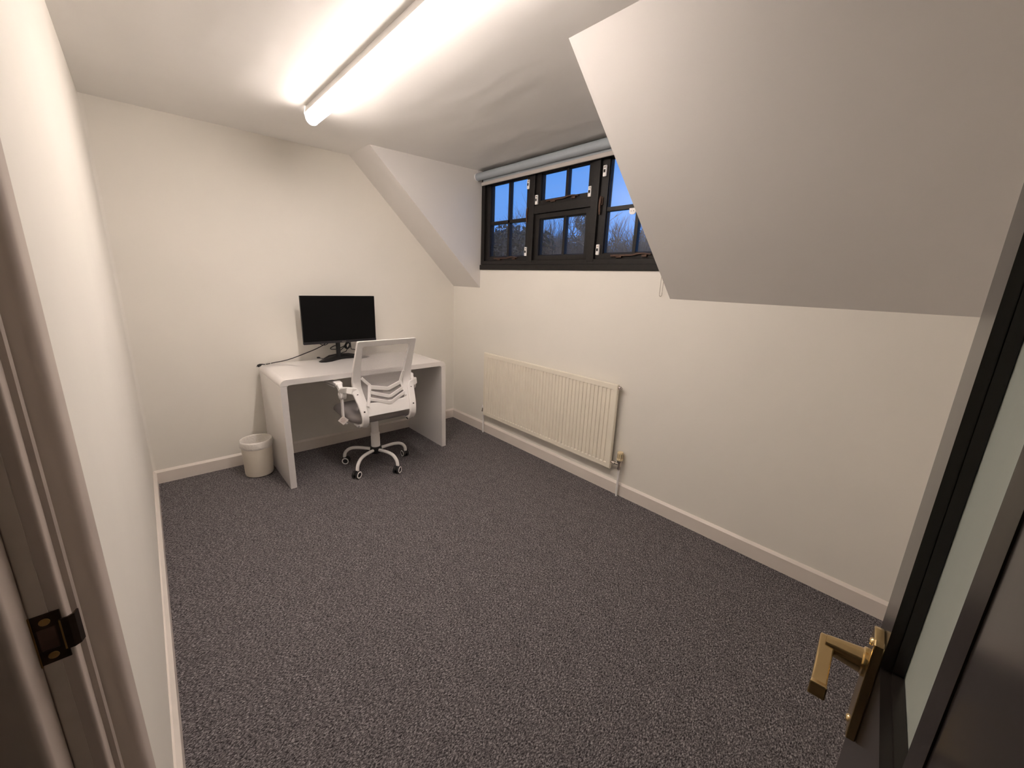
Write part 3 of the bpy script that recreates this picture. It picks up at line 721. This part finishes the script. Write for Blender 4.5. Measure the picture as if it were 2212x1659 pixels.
half_i = [(.163, .994), (.171, .986), (.170, .97), (.169, .94), (.167, .90), (.165, .86), (.163, .82), (.161, .78), (.159, .74), (.156, .70), (.152, .66), (.149, .635), (.147, .612), (.145, .594), (.142, .586), (.120, .584)]
oz = [(x, z) for x, z in half_o] + [(-x, z) for x, z in half_o[::-1]]
iz = [(x, z) for x, z in half_i] + [(-x, z) for x, z in half_i[::-1]]
loop_frame(oz, iz, .026).build('back_frame', 'white_plastic', ch, smooth=35, bevel=.003)
# net
mb = MB(); bm = mb.bm; rows = []
for k in range(29):
    z = .578 + (.992-.578)*k/28
    hw = .151 + .022*min(1, max(0, (z-.60)/.38))
    rows.append([bm.verts.new((hw*(2*i/8-1), yb_(z)+.011, z)) for i in range(9)])
for a_, b_ in zip(rows[:-1], rows[1:]):
    for i in range(8): bm.faces.new((a_[i], a_[i+1], b_[i+1], b_[i]))
mb.build('mesh_panel', 'net', ch, smooth=180)
# lumbar lattice: three chevrons between two struts
def on_b(x, z, dy=-.012): return Vector((x, yb_(z)+dy, z))
mb = MB()
def strip(pts, w=.020, t=.012, dy=-.010):
    mb.bar([on_b(x, z, dy) for x, z in pts], w, t, up=(0, -1, 0))
strip([(-.157, .762), (-.130, .733), (-.097, .700)], .020)
strip([(.157, .782), (.149, .752), (.134, .703)], .020)
strip([(-.106, .690), (.022, .664), (.036, .664), (.140, .697)], .027)
strip([(-.108, .655), (.020, .613), (.036, .613), (.146, .655)], .024)
strip([(-.122, .616), (.012, .574), (.028, .574), (.150, .624)], .024)
strip([(-.100, .706), (-.110, .660), (-.126, .615), (-.147, .568)], .022)
strip([(.136, .706), (.144, .670), (.150, .630), (.150, .600)], .018)
mb.build('lumbar_lattice', 'white_plastic', ch, bevel=.003)
# side brackets: strap from the armrest, down the back edge and under the seat
for s in (-1, 1):
    mb = MB()
    up_ = (0, -1, .2)
    mb.bar([(s*.278, -.120, .672), (s*.272, -.150, .684), (s*.256, -.186, .688), (s*.232, -.200, .683), (s*.205, -.200, .672)], [.040, .044, .046, .050, .052], [.024, .022, .022, .022, .020], up=(0, -1, .1))
    zs_ = [.690, .672, .655, .63, .60, .57, .545, .52, .495, .47]
    xs_ = [.214, .208, .202, .197, .192, .188, .185, .182, .180, .179]
    mb.bar([(s*x, yb_(z)-.020, z) for x, z in zip(xs_, zs_)] + [(s*.179, -.262, .445), (s*.180, -.235, .428), (s*.181, -.190, .420), (s*.182, -.120, .420)],
           [.036, .048, .052, .052, .050, .049, .049, .048, .048, .048, .047, .046, .045, .045], .022, up=(0, -1, .25))
    br = mb.build('arm_bracket', 'white_plastic', ch, smooth=30, bevel=.005)
    for (x, y, z) in ((.202, yb_(.655)-.0295, .655), (.185, yb_(.545)-.0295, .545)):
        MB().lathe([(0, 0), (.0058, 0), (.0058, .003), (0, .003)], 12, Matrix.Translation((s*x, y, z)) @ Matrix.Rotation(pi/2, 4, 'X')).build('screw_hole', 'black_plastic', br)
    # armrest: pivot, riser and padded top
    mb = MB()
    mb.tube([(s*.247, -.112, .640), (s*.288, -.112, .640)], .031, 24)
    mb.bar([(s*.270, -.108, .640), (s*.272, -.100, .680), (s*.274, -.080, .708), (s*.274, -.035, .714)], [.026, .030, .034, .038], [.046, .040, .032, .022], up=(0, 1, 0))
    mb.prism([(-.080, .698), (-.090, .710), (-.082, .724), (-.035, .726), (.02, .714), (.10, .702), (.205, .696), (.215, .689), (.20, .683), (.10, .687), (.02, .694), (-.03, .700)], s*.250, s*.298, 'x')
    ar = mb.build('armrest', 'white_plastic', ch, smooth=40, bevel=.004)
    MB().prism([(-.035, .690), (.05, .682), (.19, .676), (.19, .670), (.05, .674), (-.03, .680)], s*.256, s*.292, 'x').build('arm_pad', 'white_plastic', ar)
    MB().tube([(s*.2885, -.112, .640), (s*.291, -.112, .640)], .018, 24).build('pivot_cap', 'white_plastic', ar)
    mb = MB(); mb.bar([(s*.270, -.112, .640), (s*.272, -.112, .56), (s*.271, -.110, .48), (s*.256, -.105, .428), (s*.20, -.10, .417), (s*.12, -.10, .415)], [.036, .034, .034, .034, .034, .034], .012, up=(s*1, 0, .3))
    mb.build('arm_upright', 'white_plastic', ch, bevel=.003)
# tag hanging from the left upright
tg = MB(); D = .034
q = Matrix.Translation((-.285, -.150, .468)) @ Matrix.Rotation(radians(-18), 4, 'Z') @ Matrix.Rotation(radians(45), 4, 'Y')
tg.box(-.0245, .0245, -.0006, .0006, -.0245, .0245, q)
to = tg.build('hanging_tag', 'paper', ch)
tl = MB()
for k, (w0, w1) in enumerate(((-.012, .008), (-.016, .016), (-.016, .014), (-.014, .016), (-.016, .012), (-.012, .010))):
    q2 = Matrix.Translation((-.285, -.150, .468)) @ Matrix.Rotation(radians(-18), 4, 'Z') @ Matrix.Rotation(radians(12), 4, 'Y')
    tl.box(w0, w1, -.0011, -.0007, .014-.0058*k, .0152-.0058*k, q2)
tl.build('tag_print', 'ink', to)
# height lever under the right of the seat
mb = MB(); mb.tube([(.10, -.05, .412), (.18, -.085, .400), (.212, -.100, .396)], .006, 8); mb.tube([(.206, -.100, .408), (.216, -.106, .388), (.226, -.112, .366)], [.012, .019, .013], 10, scale=(1, .6))
mb.build('height_lever', 'black_plastic', ch, smooth=50)

# ------------------------------------------------------------------ outside: ground, bare trees, evergreens, shrubs
struct(MB().box(2.9, 70, -40, 80, -3.5, -3.3).build('ground', 'earth'), 'dark grass beyond the window', 'ground')
def bare_tree(px, py, top, seed, spread, fan, label, trunk_r=.16, lev=5, lean=0, trunk_f=.28):
    random.seed(seed); mb = MB(); Ht = top+3.3
    def grow(p, d, L, r, k):
        pts = [p]; nseg = 3 if k > 1 else 2; q = p.copy(); dd = d.copy()
        for i in range(nseg):
            dd = (dd + Vector((random.gauss(0, spread*.35), random.gauss(0, spread*.35), random.gauss(0, .08)+.05))).normalized()
            q = q + dd*(L/nseg); pts.append(q.copy())
        mb.tube(pts, [r*(1-.45*i/nseg) for i in range(nseg+1)], 5 if k > 2 else 3, cap=False)
        if k == 0: return
        nb = random.choice((3, 4)) if k > 1 else fan
        for b in range(nb):
            t = random.uniform(.35, 1) if b else 1
            f = t*nseg; i0 = min(int(f), nseg-1); pp_ = pts[i0].lerp(pts[i0+1], f-i0)
            ax = Vector((random.gauss(0, 1), random.gauss(0, 1), random.gauss(0, .5))).normalized()
            nd = (dd + ax*spread + Vector((0, 0, .18))).normalized()
            grow(pp_, nd, L*random.uniform(.6, .82), r*.55, k-1)
    grow(Vector((0, 0, -.02)), Vector((lean, 0, 1)).normalized(), Ht*trunk_f, trunk_r, lev)
    zmax = max(v.co.z for v in mb.bm.verts)
    bmesh.ops.scale(mb.bm, vec=(Ht/zmax,)*3, verts=mb.bm.verts[:])
    o = mb.build('bare_tree', 'bark'); o.location = (px, py, -3.3)
    return tag(o, label, 'tree')
def at(y_on, d):  # bearing of a point of the window plane at horizontal distance d
    L = math.hypot(2.39, y_on); return 2.39/L*d, y_on/L*d
def top_of(y_on, z_on, d): return 1.45 + (z_on-1.45)/math.hypot(2.39, y_on)*d
bt = [(2.42, 2.14, 20, 11, .42, 5, 'bare fan-shaped tree rising behind the left casement', .12, 6, 0, .25),
      (2.16, 1.99, 19, 23, .45, 5, 'bare twiggy tree behind the left lower middle pane', .13, 6, .05, .25),
      (2.02, 1.93, 22, 41, .45, 5, 'bare tree standing farther behind the gnarled tree', .12, 6, 0, .25),
      (1.63, 1.96, 17, 31, .5, 5, 'bare spreading tree behind the right casement', .14, 6, -.05, .28),
      (1.40, 1.90, 18, 37, .46, 5, 'bare tree farthest right in the window', .12, 6, 0, .25),
      (2.30, 1.97, 15, 61, .42, 6, 'slim bare tree in front of the hedge behind the left lower middle pane', .10, 6, 0, .22),
      (2.62, 1.98, 23, 67, .42, 6, 'bare tree between the two evergreens', .12, 6, 0, .22),
      (1.52, 1.97, 14, 71, .45, 6, 'slim bare tree nearest the right casement', .11, 6, 0, .22),
      (1.22, 1.92, 19, 73, .45, 5, 'bare tree hidden in part by the sloping ceiling', .12, 6, 0, .25),
      (1.78, 1.92, 24, 53, .45, 5, 'bare tree behind the right mullion', .12, 6, 0, .25)]
for y_on, z_on, d, seed, spd, fan, lab, tr_, lv_, ln, tf in bt:
    x, y = at(y_on, d); bare_tree(x, y, top_of(y_on, z_on, d), seed, spd, fan, lab, tr_, lv_, ln, tf)

random.seed(9)
gx, gy = at(1.88, 12); gm = MB()
def gp_(y_on, z_on, dd):
    x, y = at(y_on, 12+dd); return Vector((x-gx, y-gy, top_of(y_on, z_on, 12)+3.3))
def gbranch(pts, r0, r1, twigs):
    P = spline([gp_(*p) for p in pts], 4); n_p = len(P)
    gm.tube(P, [r0+(r1-r0)*i/(n_p-1) for i in range(n_p)], 6)
    for k in range(twigs):
        q = P[random.randrange(n_p//3, n_p)]; d = Vector((random.gauss(0, .5), random.gauss(0, .5), random.uniform(.1, 1))).normalized(); L = random.uniform(.25, .6)
        m_ = q + d*L*.5 + Vector((random.gauss(0, .06), random.gauss(0, .06), random.gauss(0, .06))); e_ = m_ + (d + Vector((random.gauss(0, .4), random.gauss(0, .4), .3))).normalized()*L*.5
        gm.tube([q, m_, e_], [.011, .008, .004], 3)
        for _ in range(3):
            t_ = m_.lerp(e_, random.random()); d2 = (d + Vector((random.gauss(0, .7), random.gauss(0, .7), random.gauss(.2, .4)))).normalized()
            gm.tube([t_, t_+d2*random.uniform(.12, .3)], [.006, .003], 3)
gm.tube([Vector((0, 0, -.02)), gp_(1.86, 1.50, 0)*.5 + Vector((.05, .05, 0)), gp_(1.86, 1.50, 0), gp_(1.865, 1.56, 0)], [.16, .13, .10, .085], 8)
gbranch([(1.865, 1.56, 0), (1.868, 1.66, .05), (1.895, 1.74, .1), (1.925, 1.80, .1)], .085, .055, 8)
gbranch([(1.925, 1.80, .1), (1.950, 1.83, 0), (1.982, 1.838, -.1), (2.002, 1.865, -.1), (1.992, 1.905, 0)], .05, .014, 26)
gbranch([(1.925, 1.80, .1), (1.932, 1.85, .2), (1.912, 1.885, .2), (1.922, 1.93, .3)], .042, .012, 22)
gbranch([(1.905, 1.76, .1), (1.875, 1.80, .2), (1.862, 1.86, .3), (1.88, 1.91, .3)], .035, .012, 20)
gbranch([(1.868, 1.66, .05), (1.94, 1.73, -.2), (2.00, 1.745, -.3), (2.05, 1.79, -.3)], .035, .010, 20)
gbranch([(1.868, 1.66, .05), (1.83, 1.74, .3), (1.80, 1.83, .4), (1.81, 1.90, .4)], .035, .010, 20)
go = gm.build('bare_tree', 'bark'); go.location = (gx, gy, -3.3); tag(go, 'gnarled bare tree with a crooked forked trunk behind the right lower middle pane', 'tree')

def leaf_mass(name, mat, px, py, base, blobs, n, size, seed, label, cat, trunk=None):
    random.seed(seed); root = empty(name, (px, py, base)); tag(root, label, cat)
    mb = MB(); bm = mb.bm
    for k in range(n):
        bx, by, bz, br = random.choice(blobs)
        v = Vector((random.gauss(0, 1), random.gauss(0, 1), random.gauss(0, .8))).normalized()*br*random.uniform(.25, 1.0)**.6
        p = Vector((bx, by, bz)) + v
        if p.z < 0.02: continue
        a = Vector((random.gauss(0, 1), random.gauss(0, 1), random.gauss(0, 1))).normalized(); b2 = a.cross(Vector((random.gauss(0, 1), random.gauss(0, 1), random.gauss(0, 1)))).normalized()
        s1, s2 = size*random.uniform(.6, 1.5), size*random.uniform(.3, .7)
        bm.faces.new([bm.verts.new(p + a*s1*i + b2*s2*j) for i, j in ((-1, 0), (0, -1), (1, 0), (0, 1))])
    me = bpy.data.meshes.new('foliage'); bm.to_mesh(me); bm.free(); me.materials.append(M[mat])
    o = bpy.data.objects.new('foliage', me); C.objects.link(o); o.parent = root
    if trunk:
        MB().tube([(0, 0, -.02), (.05, .02, trunk*.5), (0, .05, trunk)], [.16, .12, .05], 8).build('trunk', 'bark', root, smooth=60)
    return root
def evergreen(y_on, z_on, d, seed, label):
    random.seed(seed); x, y = at(y_on, d); Ht = top_of(y_on, z_on, d)+3.3
    bl_ = []
    for k in range(20):
        h = random.uniform(.35, .93)*Ht; a = random.uniform(0, 6.28); r = (1.25-h/Ht)*1.9
        bl_.append((r*cos(a), r*sin(a), h, random.uniform(.5, .95)))
    bl_.append((0, 0, Ht*.91, .6))
    leaf_mass('evergreen_tree', 'conifer', x, y, -3.3, bl_, 15000, .085, seed, label, 'tree', Ht*.9)
evergreen(2.93, 1.86, 14, 3, 'dark evergreen tree at the far left of the window')
evergreen(2.62, 1.86, 15, 8, 'dark evergreen tree behind the lower right pane of the left casement')
sh = [(3.25, 1.74, 20), (2.95, 1.72, 21), (2.72, 1.76, 20), (2.5, 1.78, 22), (2.3, 1.79, 21), (2.12, 1.80, 22), (1.95, 1.79, 20), (1.8, 1.80, 22), (1.63, 1.81, 21), (1.48, 1.80, 22), (1.33, 1.80, 21), (1.15, 1.78, 22), (.95, 1.78, 22)]
for k, (y_on, z_on, d) in enumerate(sh):
    x, y = at(y_on, d); random.seed(100+k); Ht = top_of(y_on, z_on+.075, d)+3.3
    bl_ = [(random.uniform(-1.1, 1.1), random.uniform(-1.1, 1.1), Ht*random.uniform(.2, .86), random.uniform(.6, 1.0)) for _ in range(9)]
    r_ = leaf_mass('shrub', 'shrub', x, y, -3.3, bl_, 6500, .07, 200+k, 'dark twiggy shrub in the dense hedge behind the bare trees outside the window', 'shrub')
    r_['group'] = 'shrubs in the hedge row beyond the trees'

# ------------------------------------------------------------------ dusk sky
w = bpy.data.worlds.new('dusk'); sc.world = w; w.use_nodes = True; nt = w.node_tree
bg = nt.nodes['Background']; tc = nt.nodes.new('ShaderNodeTexCoord'); sx = nt.nodes.new('ShaderNodeSeparateXYZ')
nt.links.new(tc.outputs['Generated'], sx.inputs[0])
rp = nt.nodes.new('ShaderNodeValToRGB'); cr = rp.color_ramp
cr.elements[0].position = .0; cr.elements[0].color = srgb(104, 155, 235)
cr.elements[1].position = .6; cr.elements[1].color = srgb(78, 140, 236)
e = cr.elements.new(.18); e.color = srgb(97, 160, 246)
nt.links.new(sx.outputs['Z'], rp.inputs['Fac']); nt.links.new(rp.outputs['Color'], bg.inputs['Color']); bg.inputs['Strength'].default_value = 1.02

# ------------------------------------------------------------------ camera
cam = bpy.data.cameras.new('camera'); co = bpy.data.objects.new('camera', cam); C.objects.link(co); sc.camera = co
yaw, pit, rol, fpx = .739042, .249113, -.0381863, 868.05
f = Vector((sin(yaw)*cos(pit), cos(yaw)*cos(pit), -sin(pit)))
r0 = f.cross(Vector((0, 0, 1))).normalized(); d0 = f.cross(r0)
r = r0*cos(rol) + d0*sin(rol); dn = -r0*sin(rol) + d0*cos(rol)
co.matrix_world = Matrix(((r.x, -dn.x, -f.x, 0), (r.y, -dn.y, -f.y, 0), (r.z, -dn.z, -f.z, 1.45), (0, 0, 0, 1)))
cam.sensor_fit = 'HORIZONTAL'; cam.sensor_width = 36; cam.lens = 36*fpx/2212; cam.clip_start = .01; cam.clip_end = 300

sc.view_settings.view_transform = 'Standard'; sc.view_settings.look = 'None'; sc.view_settings.gamma = 1
sc.view_settings.use_curve_mapping = False; sc.view_settings.exposure = 0.18
